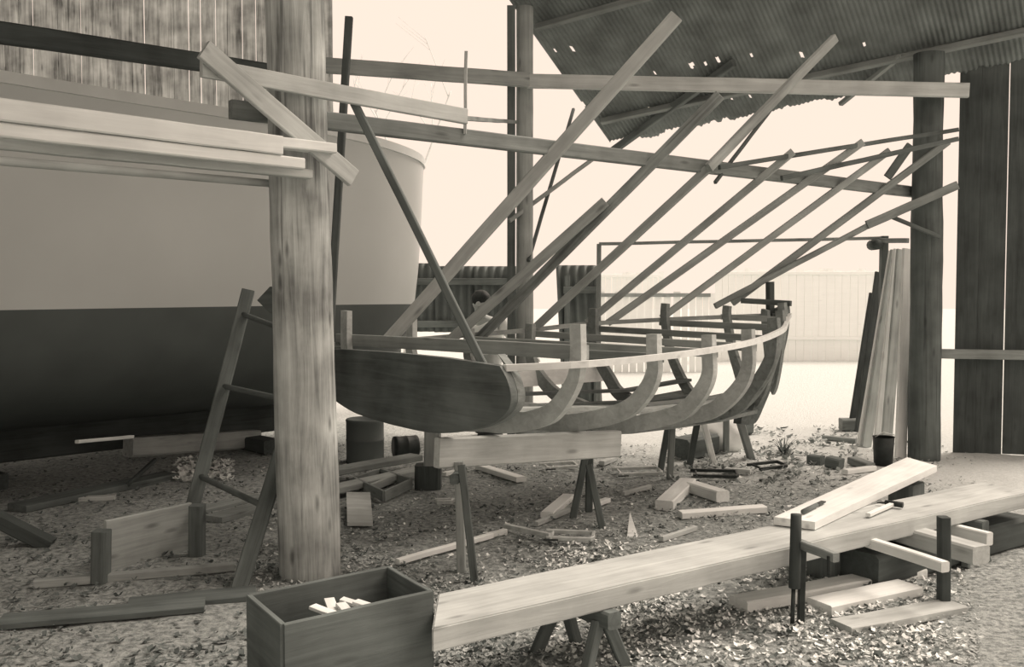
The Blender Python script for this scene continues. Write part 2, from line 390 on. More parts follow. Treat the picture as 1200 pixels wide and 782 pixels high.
tag(rf, 'rusty corrugated iron roof with ragged lower edge and nail holes', 'roof', kind='structure'); rf.name = 'ceiling_roof_sheet'
un, vn = u.normalized(), v.normalized(); rn = un.cross(vn).normalized()
if rn.z > 0: rn = -rn
for b_, nm in ((.42, 'lower'), (1.9, 'upper')):
    p = RT + vn * b_ + rn * .055
    beam('purlin', p + un * .1, p + un * 4.8, .05, .07, 'grey', {'lower': 'purlin close under the ragged edge of the iron roof', 'upper': 'purlin higher up under the iron roof'}[nm], 'purlin', up=tuple(rn))

# ------------------------------------------------------------------ shores from the boat's far ribs up to the long beam
CB0, CB1 = PC(270, 128, -.235), zp(1078, 226, 9.18)
def on_cbeam(px, py, off=.07):
    # point in front of the long beam's vertical plane on this sight line
    d = (CB1 - CB0); nrm = Vector((d.y, -d.x, 0)).normalized()
    return PP(px, py, CB0 + nrm * off, nrm)
def far(t, b, z=1.2): return BF(t, -b, z)
def shore(b_px, b_y, cross, top, w, h, mat, label, kind='beam', off=.07):
    p0 = zp(b_px[0], b_px[1], b_y); pc = on_cbeam(*cross, off=off); d = (pc - p0)
    # extend along the pole until it projects as high as the photographed end
    k = (top[1] - b_px[1]) / (cross[1] - b_px[1])
    best = 1.0; bd = 1e9
    for i in range(40, 300):
        s = i / 100; q = p0 + d * s - O
        dd = q.y * math.cos(TILT) - q.z * math.sin(TILT)
        if dd <= .2: continue
        py = 391 - FPX * (q.y * math.sin(TILT) + q.z * math.cos(TILT)) / dd
        if abs(py - top[1]) < bd: bd = abs(py - top[1]); best = s
    p1 = p0 + d * best
    if kind == 'pole': return pole('shore_pole', p0, p1, w / 2, h / 2, mat, label, 'pole', 'diagonal shores over the boat frame')
    return beam('shore', p0, p1, w, h, mat, label, 'timber', 'diagonal shores over the boat frame')
shore((455, 399), 6.78, (655, 174), (790, 18), .05, .088, 'light', 'long pale shore rising from the transom end, tallest over the boat frame')
shore((524, 402), 7.35, (768, 184), (705, 236), .04, .075, 'mid', 'short shore crossing behind the rough sawn one')
shore((558, 400), 7.62, (768, 188), (842, 112),   .05, .072, 'rough', 'thick rough sawn shore with bark patches, second from the transom')
shore((622, 389), 7.95, (832, 196), (842, 186), .05, .062, 'mid', 'dark shore ending just above the long beam, third from the transom')
shore((688, 378), 8.2, (898, 204), (930, 177), .045, .058, 'mid', 'dark shore beside the tall gate upright, fourth from the transom')
shore((712, 379), 8.2, (950, 210), (1013, 166), .045, .06, 'mid', 'dark shore ending beyond the long beam with a square tip')
shore((775, 373), 8.36, (990, 215), (1042, 176), .045, .056, 'mid', 'dark shore next to the last pair towards the stem')
shore((858, 355), 8.55, (1036, 222), (1116, 166), .045, .06, 'grey', 'upper one of two shores that meet near the stem', off=.05)
p0 = zp(838, 359, 8.45); p1 = zp(1022, 262, 8.7)
beam('shore', p0, p1, .045, .048, 'grey', 'lower flatter one of two shores that meet near the stem', 'timber', 'diagonal shores over the boat frame')
beam('board', zp(1016, 264, 8.66), zp(1122, 217, 8.72), .03, .075, 'grey', 'thick board continuing the flattest shore across the dark post', 'board')
p0 = on_cbeam(830, 197, .13); p1 = zp(978, 45, 8.0)
beam('shore', p0, p1, .05, .068, 'mid', 'grey pole from the long beam up past the rusty roof sheet', 'timber')
beam('batten', on_cbeam(838, 214, .045), zp(908, 122, 8.3), .025, .026, 'dark', 'thin batten beside the grey pole under the roof sheet', 'batten')
beam('batten', zp(619, 306, 9.06), PP(672, 128, RT + rn * .03, rn), .03, .03, 'dark', 'thin steep batten beside the slim post', 'batten')
beam('batten', zp(597, 259, 9.0), zp(702, 181, 9.6), .03, .036, 'mid', 'pale batten nailed to the slim post, rising to the roof corner', 'batten')
beam('rafter', PP(708, 184, RT + rn * .06, rn), PP(860, 74, RT + rn * .06, rn), .06, .078, 'dark', 'dark rafter under the corner of the iron roof', 'rafter')
beam('rafter', PP(985, 122, RT + rn * .06, rn), PP(1055, 66, RT + rn * .06, rn), .05, .04, 'grey', 'short grey rafter beside the dark post under the roof', 'rafter')
beam('batten', on_cbeam(843, 196, .11), zp(1122, 152, 8.64), .03, .036, 'dark', 'long thin batten from the long beam to the dark post', 'batten')
beam('batten', on_cbeam(916, 209, .11), zp(1122, 163, 8.58), .03, .040, 'dark', 'thin lower batten meeting the long thin one at the dark post', 'batten')
beam('offcut', zp(1040, 208, 8.6), zp(1067, 170, 8.6), .03, .07, 'dark', 'short dark board end hanging beside the dark post', 'board')
beam('batten', zp(1044, 254, 8.76), zp(1102, 278, 8.76), .03, .034, 'dark', 'small dark strut nailed low across the dark post', 'batten')
rq = on_cbeam(545, 157, .04); beam('rod', zp(546, 60, rq.y), rq, .02, .02, 'light', 'thin upright rod above the long beam', 'rod')
beam('rod', zp(546, 139, rq.y + .02), zp(604, 143, 9.06), .025, .03, 'grey', 'thin horizontal rod fixed to the slim post', 'rod')

# ------------------------------------------------------------------ the boat frame being built
FR = [  # t, near-side section (c, z) from keel to sheer, height above the sheer: near, far
 (.36, [(0, .73), (.35, .735), (.63, .75), (.91, .82), (1.04, .90), (1.15, 1.04), (1.185, 1.17)], .205, .24),
 (.97, [(0, .655), (.30, .67), (.57, .70), (.82, .76), (1.01, .84), (1.14, .97), (1.19, 1.09), (1.185, 1.18)], .125, .16),
 (1.5, [(0, .585), (.26, .60), (.52, .63), (.80, .70), (.98, .775), (1.11, .91), (1.17, 1.04), (1.165, 1.20)], .085, .06),
 (2.05, [(0, .545), (.2, .56), (.43, .61), (.72, .68), (.89, .78), (1.02, .92), (1.07, 1.06), (1.065, 1.225)], .075, .06),
 (2.6, [(0, .535), (.15, .545), (.36, .585), (.60, .68), (.71, .80), (.81, .93), (.88, 1.08), (.895, 1.27)], .09, .13),
 (3.15, [(0, .535), (.09, .55), (.24, .62), (.36, .73), (.46, .88), (.53, 1.04), (.585, 1.30)], .10, .14),
 (3.62, [(0, .56), (.06, .60), (.13, .72), (.19, .88), (.25, 1.06), (.30, 1.32)], .13, .10),
 (3.92, [(0, .66), (.03, .72), (.06, .85), (.09, 1.05), (.12, 1.33)], .06, .06),
]
TR = [(0, .77), (.36, .762), (.62, .79), (.83, .84), (.95, .89), (1.03, .95), (1.05, 1.02), (1.02, 1.10), (.965, 1.165)]
def boat_frame():
    loc = M0 + UP * .55
    root = thing('unfinished_boat', loc, 'open wooden boat under construction, bare ribs and a dark transom, on trestles', 'boat')
    T = Matrix.Translation(loc)
    def add(name, bm, mat, **k): return link(name, local(bm, loc), W[mat], root, T, **k)
    # transom
    half = crspline(TR, 4); farh = crspline([(0, .77), (.36, .80), (.62, .865), (.83, .94), (.93, 1.02), (.965, 1.09), (.965, 1.13), (.962, 1.15), (.96, 1.165)], 4)
    pts = [BF(0, c, z) for c, z in half] + [BF(0, c, z) for c, z in [(.5, 1.185), (0, 1.19), (-.5, 1.185)]] + [BF(0, -c, z) for c, z in farh[::-1][:-1]]
    bm = slab_bm(pts, L, .045)
    o = link('transom', transform_to_wood(bm, BF(0, -1, .77), C), W['transom'], root, axes(BF(0, -1, .77), BF(0, 1, .77), UP))
    # edge frame just inside the transom
    A = [BF(.05, c, z + .002) for c, z in half]; B = [BF(.05, c * .93, z + .055) for c, z in half]
    add('transom_frame', strip_bm(A, B, L, .05), 'grey')
    A = [BF(.05, -c, z + .002) for c, z in farh]; B = [BF(.05, -c * .93, z + .055) for c, z in farh]
    add('transom_frame', strip_bm(A, B, L, .05), 'grey')
    # ribs, sawn from board: each side one rib, wide face across the boat
    for k, (t, sec, en, ef) in enumerate(FR):
        for sgn, ext in ((1, en), (-1, ef)):
            q = crspline(sec + [(sec[-1][0] - .004, sec[-1][1] + ext)], 5)
            A, B = [], []
            if sgn < 0 and k == 0: q = [(c * .93, z) for c, z in q]
            for i, (c, z) in enumerate(q):
                a = q[max(0, i - 1)]; b = q[min(len(q) - 1, i + 1)]
                dx, dz = b[0] - a[0], b[1] - a[1]; l = math.hypot(dx, dz) or 1
                nx, nz = -dz / l, dx / l
                s = i / (len(q) - 1); wd = .100 + .012 * math.sin(math.pi * min(1, s * 1.3)) - .022 * s
                if k >= 5: wd *= .8
                cc = c + nx * wd; zz = z + nz * wd
                A.append(BF(t, sgn * c, z)); B.append(BF(t, sgn * max(0.0, cc), zz if cc >= 0 else zz))
            # square the rib's top
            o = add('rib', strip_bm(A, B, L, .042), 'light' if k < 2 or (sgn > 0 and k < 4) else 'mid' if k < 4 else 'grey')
    # cross spalls
    SP = [((560, 406.5), (680, 413), .078, 'mid'), ((620, 411), (740, 418), .05, 'grey'), ((700, 406.5), (793, 412), .048, 'mid'), ((700, 396), (793, 402), .05, 'mid'),
          ((700, 385.5), (793, 391), .048, 'grey'), ((793, 379), (860, 382), .05, 'grey'), ((793, 369), (880, 373), .046, 'mid')]
    for (t, sec, en, ef), (a, b_, h_, m_) in zip(FR[:7], SP):
        b = sec[-1][0]; a = PF(*a, t + .036); e = PF(*b_, t + .036)
        ca, ce = (a - M0).dot(C), (e - M0).dot(C); sl = (e.z - a.z) / (ce - ca)
        sl = max(-.03, min(.03, sl)); zc = (a.z + e.z) / 2; cm = (ca + ce) / 2
        beam('cross_spall', BF(t + .036, -b - .05, zc + sl * (-b - .05 - cm)), BF(t + .036, b - .01, zc + sl * (b - cm)), .028, h_, m_, parent=root)
    t8 = FR[7][0]; beam('cross_spall', BF(t8 - .1, -.26, 1.46), BF(t8 - .1, .22, 1.44), .028, .045, 'dark', parent=root)
    # wide light board along the far bilge
    row = [(.30, -1.0, .87), (1.0, -1.02, .83), (1.7, -.98, .79), (2.7, -.80, .80)]
    A = [BF(t, c, z) for t, c, z in row]; B = [BF(t, c - .03, z + .12) for t, c, z in row]
    add('bilge_board', strip_bm(A, B, C, .02), 'pale')
    # sheer ribbands
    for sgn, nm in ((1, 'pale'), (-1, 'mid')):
        P = [(0.0, .955, 1.155)] + [(t, s[-1][0], s[-1][1]) for t, s, _, _ in FR] + [(4.05, .05, 1.335)]
        P = crspline(P, 5)
        A, B = [], []
        bm = bmesh.new(); rows = []
        for i, (t, c, z) in enumerate(P):
            rows.append([bm.verts.new(BF(t, sgn * (c + o_), z + zz)) for o_, zz in ((.004, -.017), (.004, .017), (.036, .017), (.036, -.017))])
        for a, b in zip(rows, rows[1:]):
            for j in range(4): bm.faces.new((a[j], a[(j + 1) % 4], b[(j + 1) % 4], b[j]))
        bm.faces.new(rows[0]); bm.faces.new(rows[-1][::-1])
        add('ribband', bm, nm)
    # keel, keelson, stem
    ks = [(.25, .735)] + [(t, s[0][1]) for t, s, _, _ in FR[:7]]
    A = [BF(t, 0, z - .03) for t, z in ks]; B = [BF(t, 0, z + .0) for t, z in ks]
    add('keel', strip_bm(A, B, C, .09), 'grey')
    A = [BF(t, 0, z + .12) for t, z in ks]; B = [BF(t, 0, z + .17) for t, z in ks]
    add('keelson', strip_bm(A, B, C, .14), 'grey')
    st = crspline([(3.40, .46), (3.60, .45), (3.74, .60), (3.87, .78), (3.99, .97), (4.07, 1.16), (4.10, 1.34), (4.09, 1.42)], 5)
    A, B = [], []
    for i, (t, z) in enumerate(st):
        a = st[max(0, i - 1)]; b = st[min(len(st) - 1, i + 1)]; dx, dz = b[0] - a[0], b[1] - a[1]; l = math.hypot(dx, dz)
        A.append(BF(t, 0, z)); B.append(BF(t - dz / l * .12, 0, z + dx / l * .12))
    add('stem', strip_bm(A, B, C, .075), 'dark')
    # bottom stringers seen between the ribs
    for c_ in (.32, -.32, .62, -.62):
        row = []
        for t, sec, _, _ in FR[:6]:
            q = crspline(sec, 6); b = sec[-1][0]; cc = abs(c_) * b / 1.15
            z = next((z for c, z in q if c >= cc), q[-1][1]); row.append((t, math.copysign(cc, c_), z + .125))
        A = [BF(t, c - .045, z) for t, c, z in row]; B = [BF(t, c + .045, z) for t, c, z in row]
        add('stringer', strip_bm(A, B, UP, .022), 'mid' if c_ > 0 else 'dark')
    for ca, cb in ((-.12, -.36), (-.50, -.72)):
        A, B = [], []
        for t, sec, _, _ in FR[:6]:
            q = crspline(sec, 6); bb = sec[-1][0] / 1.17
            zf = lambda c: next((z for cc, z in q if cc >= abs(c)), q[-1][1])
            A.append(BF(t, ca * bb, zf(ca * bb) - .012)); B.append(BF(t, cb * bb, zf(cb * bb) - .012))
        add('bottom_plank', strip_bm(A, B, UP, .02), 'grey')
    # the loose rib heads by the stem
    beam('stem_brace', BF(4.02, -.10, 1.22), BF(4.0, -.10, 1.62), .05, .07, 'black', parent=root, up=tuple(L))
def transform_to_wood(bm, p0, x):
    M = axes(Vector(p0), Vector(p0) + x, UP).inverted()
    bmesh.ops.transform(bm, matrix=M, verts=bm.verts[:]); return bm
boat_frame()

# beam, trestles and blocks carrying it
beam('keel_timber', zp(512, 531, 5.33), zp(724, 520, 6.12), .06, .165, 'light', 'broad light timber on edge lying on trestles under the transom end', 'timber')
def trestle(label, legs, head=None):
    base = sum((l[0] for l in legs), Vector()) / len(legs); base.z = 0
    r = thing('trestle', base, label, 'trestle', 'trestles under the boat frame')
    for f_, t_, w, h, m in legs: beam('leg', f_ - UP * .02, t_, w, h, m, parent=r, up=(0, 1, 0))
    if head: beam('head', head[0], head[1], head[2], head[3], head[4], parent=r)
hp = zp(540, 552, 5.33)
trestle('trestle of two crossed legs nearest the transom, in front of the others', [
    (G(541, 668), zp(538, 541, 5.38), .05, .06, 'mid'), (G(557, 683), zp(541, 545, 5.25), .04, .045, 'dark')], (hp + Vector((-.03, -.1, -.03)), hp + Vector((.0, .16, -.03)), .05, .05, 'dark'))
trestle('dark forked trestle under the middle ribs, with two splayed legs', [
    (G(671, 609), zp(690, 516, 6.55), .045, .055, 'dark'), (G(707, 621), zp(690, 545, 6.42), .045, .045, 'dark'), (G(690, 600), zp(691, 508, 6.5), .05, .065, 'dark')],
    (BF(1.0, -.2, .545), BF(1.0, .55, .545), .06, .05, 'dark'))
trestle('trestle of two narrow grey legs, second from the stem post', [
    (G(785, 562), zp(788, 495, 7.95), .05, .06, 'grey'), (G(773, 554), zp(783, 500, 8.1), .05, .05, 'dark')])
trestle('trestle with one dark leg and one pale splayed leg', [
    (G(807, 547), zp(819, 486, 8.5), .05, .055, 'black'), (G(837, 541), zp(822, 486, 8.6), .05, .06, 'pale')])
trestle('trestle with thick dark splayed leg closest to the stem', [
    (G(851, 532), zp(851, 480, 9.0), .05, .06, 'grey'), (G(881, 537), zp(860, 470, 8.7), .06, .10, 'grey')])
beam('prop_post', G(875, 505), zp(874, 440, G(875, 505).y), .07, .07, 'black', 'dark upright prop standing behind the stem', 'post', up=(0, 1, 0))
b0 = G(502, 574); bt = Vector((b0.x + .02, b0.y, .66))
pb = thing('keel_support', b0, 'squat support of a pale block on a dark block left of the light timber', 'block')
beam('post_block', b0 + Vector((.03, 0, .18)), bt + Vector((.02, 0, 0)), .12, .16, 'mid', parent=pb, up=(0, 1, 0))
beam('base_block', b0, b0 + UP * .19, .2, .17, 'black', parent=pb, up=(0, 1, 0))

# ------------------------------------------------------------------ fences and yard behind
def corr_fence(name, x0, x1, ytop, Y, label, mat, rail, parts=1, lean=0, z0=-.02):
    p = zp(x0, ytop, Y); q = zp(x1, ytop, Y); root = thing(name, Vector(((p.x + q.x) / 2, Y, 0)), label, 'fence')
    w = (q.x - p.x) / parts
    for k in range(parts):
        hgt = p.z + random.uniform(-.03, .05)
        bm = lin_grid_corr(Vector((p.x + w * k, Y + .012 * (k % 2), z0 + random.uniform(0, .04))), Vector((1, 0, 0)), Vector((lean, 0, 1)), int(w / .018), 6, w + .03, hgt - z0, .024, .11)
        o = link('sheet', local(bm, root.location), mat, root, Matrix.Translation(root.location), smooth=True); solid(o, .004)
    for x_ in (p.x + .05, q.x - .05): beam('post', Vector((x_, Y - .03, -.02)), Vector((x_, Y - .03, p.z - .1)), .07, .07, 'dark', parent=root, up=(0, 1, 0))
    for zr in rail: beam('rail', Vector((p.x, Y - .05, zr)), Vector((q.x, Y - .05, zr)), .05, .09, 'dark', parent=root)
corr_fence('corrugated_fence', 462, 602, 311, 13.0, 'dark corrugated iron fence with a rail, behind the bending man', M_corr_dark, (1.66, 1.1), 3, z0=.97)
corr_fence('corrugated_fence', 660, 704, 314, 12.6, 'narrow dark corrugated iron sheet standing right of the slim post', M_corr_dark, (1.55,), 1, lean=-.05)
def picket(name, x0, x1, ztop, Y, label, mat, railmat, bw=.11, gap=.03, irregular=.05):
    X0 = zp(x0, 340, Y).x; X1 = zp(x1, 340, Y).x; root = thing(name, Vector(((X0 + X1) / 2, Y, 0)), label, 'fence')
    bm = bmesh.new(); x = X0
    while x < X1:
        h = ztop + random.uniform(-irregular, irregular); w = bw * random.uniform(.85, 1.15)
        for f in (0,):
            vs = [bm.verts.new((a, b, c)) for c in (-.02, h) for b in (Y - .012, Y + .012) for a in (x, x + w)]
            for q in ((0, 1, 3, 2), (4, 6, 7, 5), (0, 4, 5, 1), (2, 3, 7, 6), (0, 2, 6, 4), (1, 5, 7, 3)): bm.faces.new([vs[i] for i in q])
        x += w + gap * random.uniform(.3, 2)
    link('board_panel', local(bm, root.location), W[mat], root, Matrix.Translation(root.location))
    for z in (ztop * .25, ztop * .97):
        beam('rail', Vector((X0, Y - .04, z)), Vector((X1, Y - .04, z)), .05, .07, railmat, parent=root)
picket('board_fence', 700, 832, 1.50, 18.5, 'low pale board fence with dark gaps behind the gate frame', 'white', 'grey', .12, .03, .03)
picket('board_fence', 704, 775, 1.95, 24, 'higher faint board fence beyond the low pale one', 'white', 'white', .12, .01)
picket('board_fence', 838, 1075, 1.98, 21.5, 'sunlit white board fence across the bright sand', 'white', 'white', .15, .006)  # sunlight on the fence faces is put into the near-white wood colour
# gate-like frame
gy = 10.35
gl, gr = zp(702, 286, gy), zp(1036, 279, gy)
gf = thing('gate_frame', Vector(((gl.x + gr.x) / 2, gy, 0)), 'thin goal-like pole frame with a long crossbar behind the shores', 'frame')
beam('crossbar', gl, gr + Vector((.02, 0, 0)), .035, .034, 'grey', parent=gf)
beam('upright', Vector((gl.x, gy, 0)), gl, .045, .055, 'grey', parent=gf, up=(0, 1, 0))
beam('upright', Vector((gr.x, gy, 0)), gr + UP * .02, .07, .09, 'dark', parent=gf, up=(0, 1, 0))
pole('roller', zp(1025, 287, gy) + Vector((0, -.09, 0)), zp(1025, 287, gy) + Vector((0, .09, 0)), .055, .055, 'black', parent=gf, wob=0)
beam('arm', zp(1030, 282, gy), zp(1064, 282, gy - .3), .04, .05, 'grey', parent=gf)
# boards leaning by the dark post
g = 'long boards leaning by the dark post'
lab = ['outermost narrow board of the leaning bundle, its foot furthest out on the sand', 'second board from the open sand in the leaning bundle', 'middle board of the bundle leaning by the dark post', 'fourth board from the open sand, leaning by the dark post', 'innermost leaning board, tight against the dark post']
for k, (fx, fy, tx, ty, m, w) in enumerate([(1008, 523, 1046, 295, 'pale', .085), (1018, 525, 1049, 294, 'mid', .11), (1029, 527, 1053, 293, 'pale', .12), (1041, 531, 1057, 293, 'mid', .12), (1055, 537, 1064, 292, 'pale', .12)]):
    p = G(fx, fy); p.y += .07 * (k % 2); t = zp(tx, ty, p.y + .32)
    beam('leaning_board', p, t, w, .028, m, lab[k], 'board', g, up=(.35, -1, 0))
for k, (fx, fy, tx, ty) in enumerate([(1009, 508, 1033, 320), (1001, 505, 1026, 345)]):
    p = G(fx, fy); t = zp(tx, ty, p.y + .25)
    beam('leaning_board', p, t, .16, .03, 'black', ('tall dark board behind the leaning bundle', 'shorter dark board at the edge of the leaning bundle')[k], 'board', g, up=(.3, -1, 0))

# right side wall of dark boards beyond the post, and left wall of weathered boards
def board_wall(name, pts, z0, z1, bw, gap, mat, kind_label, jitter=.0, skip=()):
    bm = bmesh.new(); a, b = Vector(pts[0]), Vector(pts[1]); d = (b - a).normalized(); n = Vector((-d.y, d.x, 0)); s = 0; i = 0; tot = (b - a).length
    while s < tot:
        w = bw * random.uniform(.8, 1.2)
        if i not in skip:
            o = random.uniform(-.008, .008)
            P = [a + d * s, a + d * (s + w)]
            vs = [bm.verts.new(p + n * (o + q) + UP * z) for z in (z0 + random.uniform(0, jitter), z1 + random.uniform(-jitter, jitter)) for q in (-.012, .012) for p in P]
            for q in ((0, 1, 3, 2), (4, 6, 7, 5), (0, 4, 5, 1), (2, 3, 7, 6), (0, 2, 6, 4), (1, 5, 7, 3)): bm.faces.new([vs[k] for k in q])
        s += w + gap * random.uniform(.2, 2.2); i += 1
    M = axes(a, a + UP, n)
    bmesh.ops.transform(bm, matrix=M.inverted(), verts=bm.verts[:])
    o = link(name, bm, W[mat], None, M); tag(o, kind_label, 'wall', kind='structure'); return o
board_wall('wall_left', (zp(-330, 340, 13.6).xy.to_3d(), zp(392, 340, 13.6).xy.to_3d()), 0, 7.5, .17, .010, 'wallwood', 'weathered vertical board wall behind the large hull', .02)
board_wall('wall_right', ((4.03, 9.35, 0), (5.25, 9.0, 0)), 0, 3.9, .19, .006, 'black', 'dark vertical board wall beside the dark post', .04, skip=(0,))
beam('wall_rail', Vector((3.98, 9.25, .95)), Vector((5.25, 8.9, .95)), .05, .09, 'grey', 'horizontal rail on the dark board wall', 'rail')

# unseen roof and partition by the left bay, added to shade it
zr = 4.75
rfl = solid(link('ceiling_shade', lin_grid_corr(Vector((-8.2, 1.2, zr)), Vector((1, 0, 0)), Vector((0, 1, .0)), 880, 2, 8.8, 8.4, .011, .076), M_corr, smooth=True), .003)
tag(rfl, 'unseen corrugated iron roof shading the bay with the large hull', 'roof', kind='structure')
rf2 = solid(link('ceiling_shade', lin_grid_corr(Vector((-8.2, -4, zr)), Vector((1, 0, 0)), Vector((0, 1, .0)), 780, 2, 7.8, 5.15, .011, .076), M_corr, smooth=True), .003)  # second sheet out of view, put in to darken the left front
tag(rf2, 'unseen corrugated iron roof added to shade the front of the bay', 'roof', kind='structure')
board_wall('wall_shade', ((-2.7, -4, 0), (-2.7, 2.6, 0)), 0, zr - .05, .2, .006, 'wallwood', 'unseen board partition added to shade the large hull and nearby ground', .02)  # partition out of view, added to keep sky light off the hull

# bare tree seen through the gap at the upper middle
def tree():
    b = Vector((-2.6, 24, 0)); r = thing('bare_tree', b, 'thin bare tree with a few twigs, faint against the sky', 'tree')
    bm = bmesh.new(); rnd = random.Random(5)
    def br(p, d, l, r0, lev):
        q = p + d * l; M = axes(p, q, UP)
        b2 = pole_bm(l, r0, r0 * .6, segs=6); bmesh.ops.transform(b2, matrix=M, verts=b2.verts[:]); me = bpy.data.meshes.new('tmp'); b2.to_mesh(me); b2.free(); bm.from_mesh(me); bpy.data.meshes.remove(me)
        if lev:
            for k in range(3):
                br(p + d * l * rnd.uniform(.5, .98), (d + Vector((rnd.uniform(-.9, .9), rnd.uniform(-.6, .6), rnd.uniform(-.2, .5)))).normalized(), l * rnd.uniform(.45, .65), r0 * .45, lev - 1)
    br(b, Vector((.05, 0, 1)), 4.8, .07, 3)
    link('branches', local(bm, b), W['pale'], r, Matrix.Translation(b), smooth=True)  # pale wood colour imitates glare washing out the branches
tree()

# ------------------------------------------------------------------ foreground bench plank, box, tools
zt = .35
Q = [PZ(508, 697, zt), PZ(1150, 564, zt), PZ(1150, 590, zt), PZ(506, 716, zt)]
dirp = (PZ(1112, 573, zt) - PZ(508, 697, zt)).normalized(); nperp = Vector((dirp.y, -dirp.x, 0))
base = PZ(508, 697, zt); wid = .33
far_end = base + dirp * 3.95
out = [base, far_end, far_end + nperp * wid, base + nperp * wid + dirp * .02, base + nperp * .20 - dirp * .09]
# the near end is cut at a slant
out = [base + dirp * .02, far_end, far_end + nperp * wid, base + nperp * wid - dirp * .20]
bm = slab_bm([p - UP * .045 for p in out], UP, .09)
bmesh.ops.subdivide_edges(bm, edges=[e for e in bm.edges if e.calc_length() > 1.5], cuts=12)
for v_ in bm.verts: v_.co.z += .004 * noise.noise(v_.co * 3); v_.co += nperp * .006 * noise.noise(v_.co * 2.3)
bmesh.ops.bevel(bm, geom=[e for e in bm.edges if len(e.link_faces) == 2 and e.calc_face_angle(0) > 1.0], offset=.006, segments=2, affect='EDGES')
Mx = axes(base, base + dirp, UP)
bmesh.ops.transform(bm, matrix=Mx.inverted(), verts=bm.verts[:])
tag(link('bench_plank', bm, W['light'], None, Mx), 'long thick pale plank across the foreground carrying a hammer', 'plank')
# low trestles that carry it
for k, s in enumerate((.62, 3.35)):
    c0 = base + dirp * s; c0.z = .0; r = thing('low_trestle', Vector((c0.x, c0.y, 0)), ('low dark trestle under the near end of the thick foreground plank', 'low dark trestle under the far end of the thick foreground plank')[k], 'trestle')
    a, b = c0 - nperp * .06 + UP * .225, c0 + nperp * (wid + .04) + UP * .225
    beam('head', a, b, .07, .07, 'dark', parent=r)
    for e, sg in ((a + nperp * .08, -1), (b - nperp * .08, 1)):
        for q in (-1, 1):
            beam('leg', e + dirp * .11 * q + nperp * .03 * sg - UP * .225, e + dirp * .02 * q - UP * .02, .04, .05, 'dark', parent=r)
# hammer
def hammer(hp, tp, label):
    d = (tp - hp).normalized(); r = thing('hammer', hp, label, 'hammer'); ln = (tp - hp).length
    sd = Vector((-d.y, d.x, 0))
    beam('handle', hp + UP * .014, tp + UP * .016, .026, .02, 'pale', parent=r)
    h = tp + UP * .02
    hh = pole('head', h - sd * .055, h + sd * .04, .017, .014, M_iron, parent=r, wob=0)
    beam('claw', h + sd * .03, h + sd * .085 - UP * .008, .022, .012, M_iron, parent=hh, taper=.5)
hammer(PZ(1017, 607, zt + .004), PZ(1046, 594.5, zt + .004), 'hammer with pale handle lying on the thick foreground plank')
# raised wide plank behind it
za = .395
A0, A1, A2, A3 = PZ(907, 606, za), PZ(1063, 536, za), PZ(1098, 546, za), PZ(955, 612, za)
bm = slab_bm([p - UP * .02 for p in (A0, A1, A2, A3)], UP, .04)
Mx = axes(A0, A1, UP); bmesh.ops.transform(bm, matrix=Mx.inverted(), verts=bm.verts[:])
tag(link('wide_plank', bm, W['pale'], None, Mx), 'wide bright plank lying raised behind the thick foreground plank', 'plank')
for k, s in enumerate((.22, .85)):
    p = A0.lerp(A1, s).lerp(A3.lerp(A2, s), .5)
    q = Vector((p.x, p.y, 0))
    beam('plank_block', q - UP * .02, q + UP * .30, .16, .22, 'dark', ('dark block under the low end of the wide bright plank', 'dark block under the high end of the wide bright plank')[k], 'block', up=(.7, .7, 0))
ch = thing('chisel', PZ(942, 598, za + .003), 'small dark chisel lying on the wide bright plank', 'chisel')
beam('blade', PZ(957, 592, za + .012), PZ(965, 588, za + .012), .028, .008, M_iron, parent=ch)
pole('handle', PZ(941, 600, za + .016), PZ(957, 592, za + .016), .013, .012, 'dark', parent=ch, wob=.02)
# sash clamp on the plank's near edge
cz = PZ(931, 644, zt); ck = cz + nperp * .035
cl = thing('bar_clamp', Vector((ck.x, ck.y, 0)), 'upright clamp with fat dark wooden handle on the edge of the foreground plank', 'clamp')
hd = ck.y
pole('handle', zp(931, 689, hd), zp(933, 603, hd), .027, .025, 'black', parent=cl, wob=.03, segs=16)
pole('screw', Vector((zp(929, 689, hd).x, hd, .0)), zp(930, 688, hd), .010, .010, M_iron, parent=cl, wob=.12)
beam('bar', Vector((zp(940, 700, hd).x, hd + .02, .0)), zp(941, 640, hd + .02), .03, .03, M_iron, parent=cl, up=(0, 1, 0))
beam('jaw', zp(936, 637, hd + .02), zp(980, 654, hd - .22), .035, .04, 'grey', parent=cl)
pole('pin', zp(971, 674, hd - .2), zp(971, 652, hd - .2), .008, .008, M_iron, parent=cl, wob=0)

# box at the lower left of the plank
bz = .42
b1, b2, b3 = PZ(455, 664, bz), PZ(505, 692, bz), PZ(292, 697, bz)
b4 = b3 + (b2 - b1)
bx = thing('tool_box', Vector(((b1.x + b4.x) / 2, (b1.y + b4.y) / 2, 0)), 'open dark wooden box holding scraps at the end of the foreground plank', 'box')
def wall_(p, q, z0, z1, nm): beam(nm, p.xy.to_3d() + UP * (z0 + z1) / 2, q.xy.to_3d() + UP * (z0 + z1) / 2, .022, z1 - z0, 'dark', parent=bx)
wall_(b1, b3, 0, bz, 'long_side'); wall_(b2, b4, 0, bz, 'long_side'); wall_(b1, b2, 0, bz, 'end_board'); wall_(b3, b4, 0, bz, 'end_board')
bm = slab_bm([p.xy.to_3d() + UP * .22 for p in (b1, b2, b4, b3)], UP, .02)
link('bottom', local(bm, bx.location), W['dark'], bx, Matrix.Translation(bx.location))
rnd = random.Random(4)
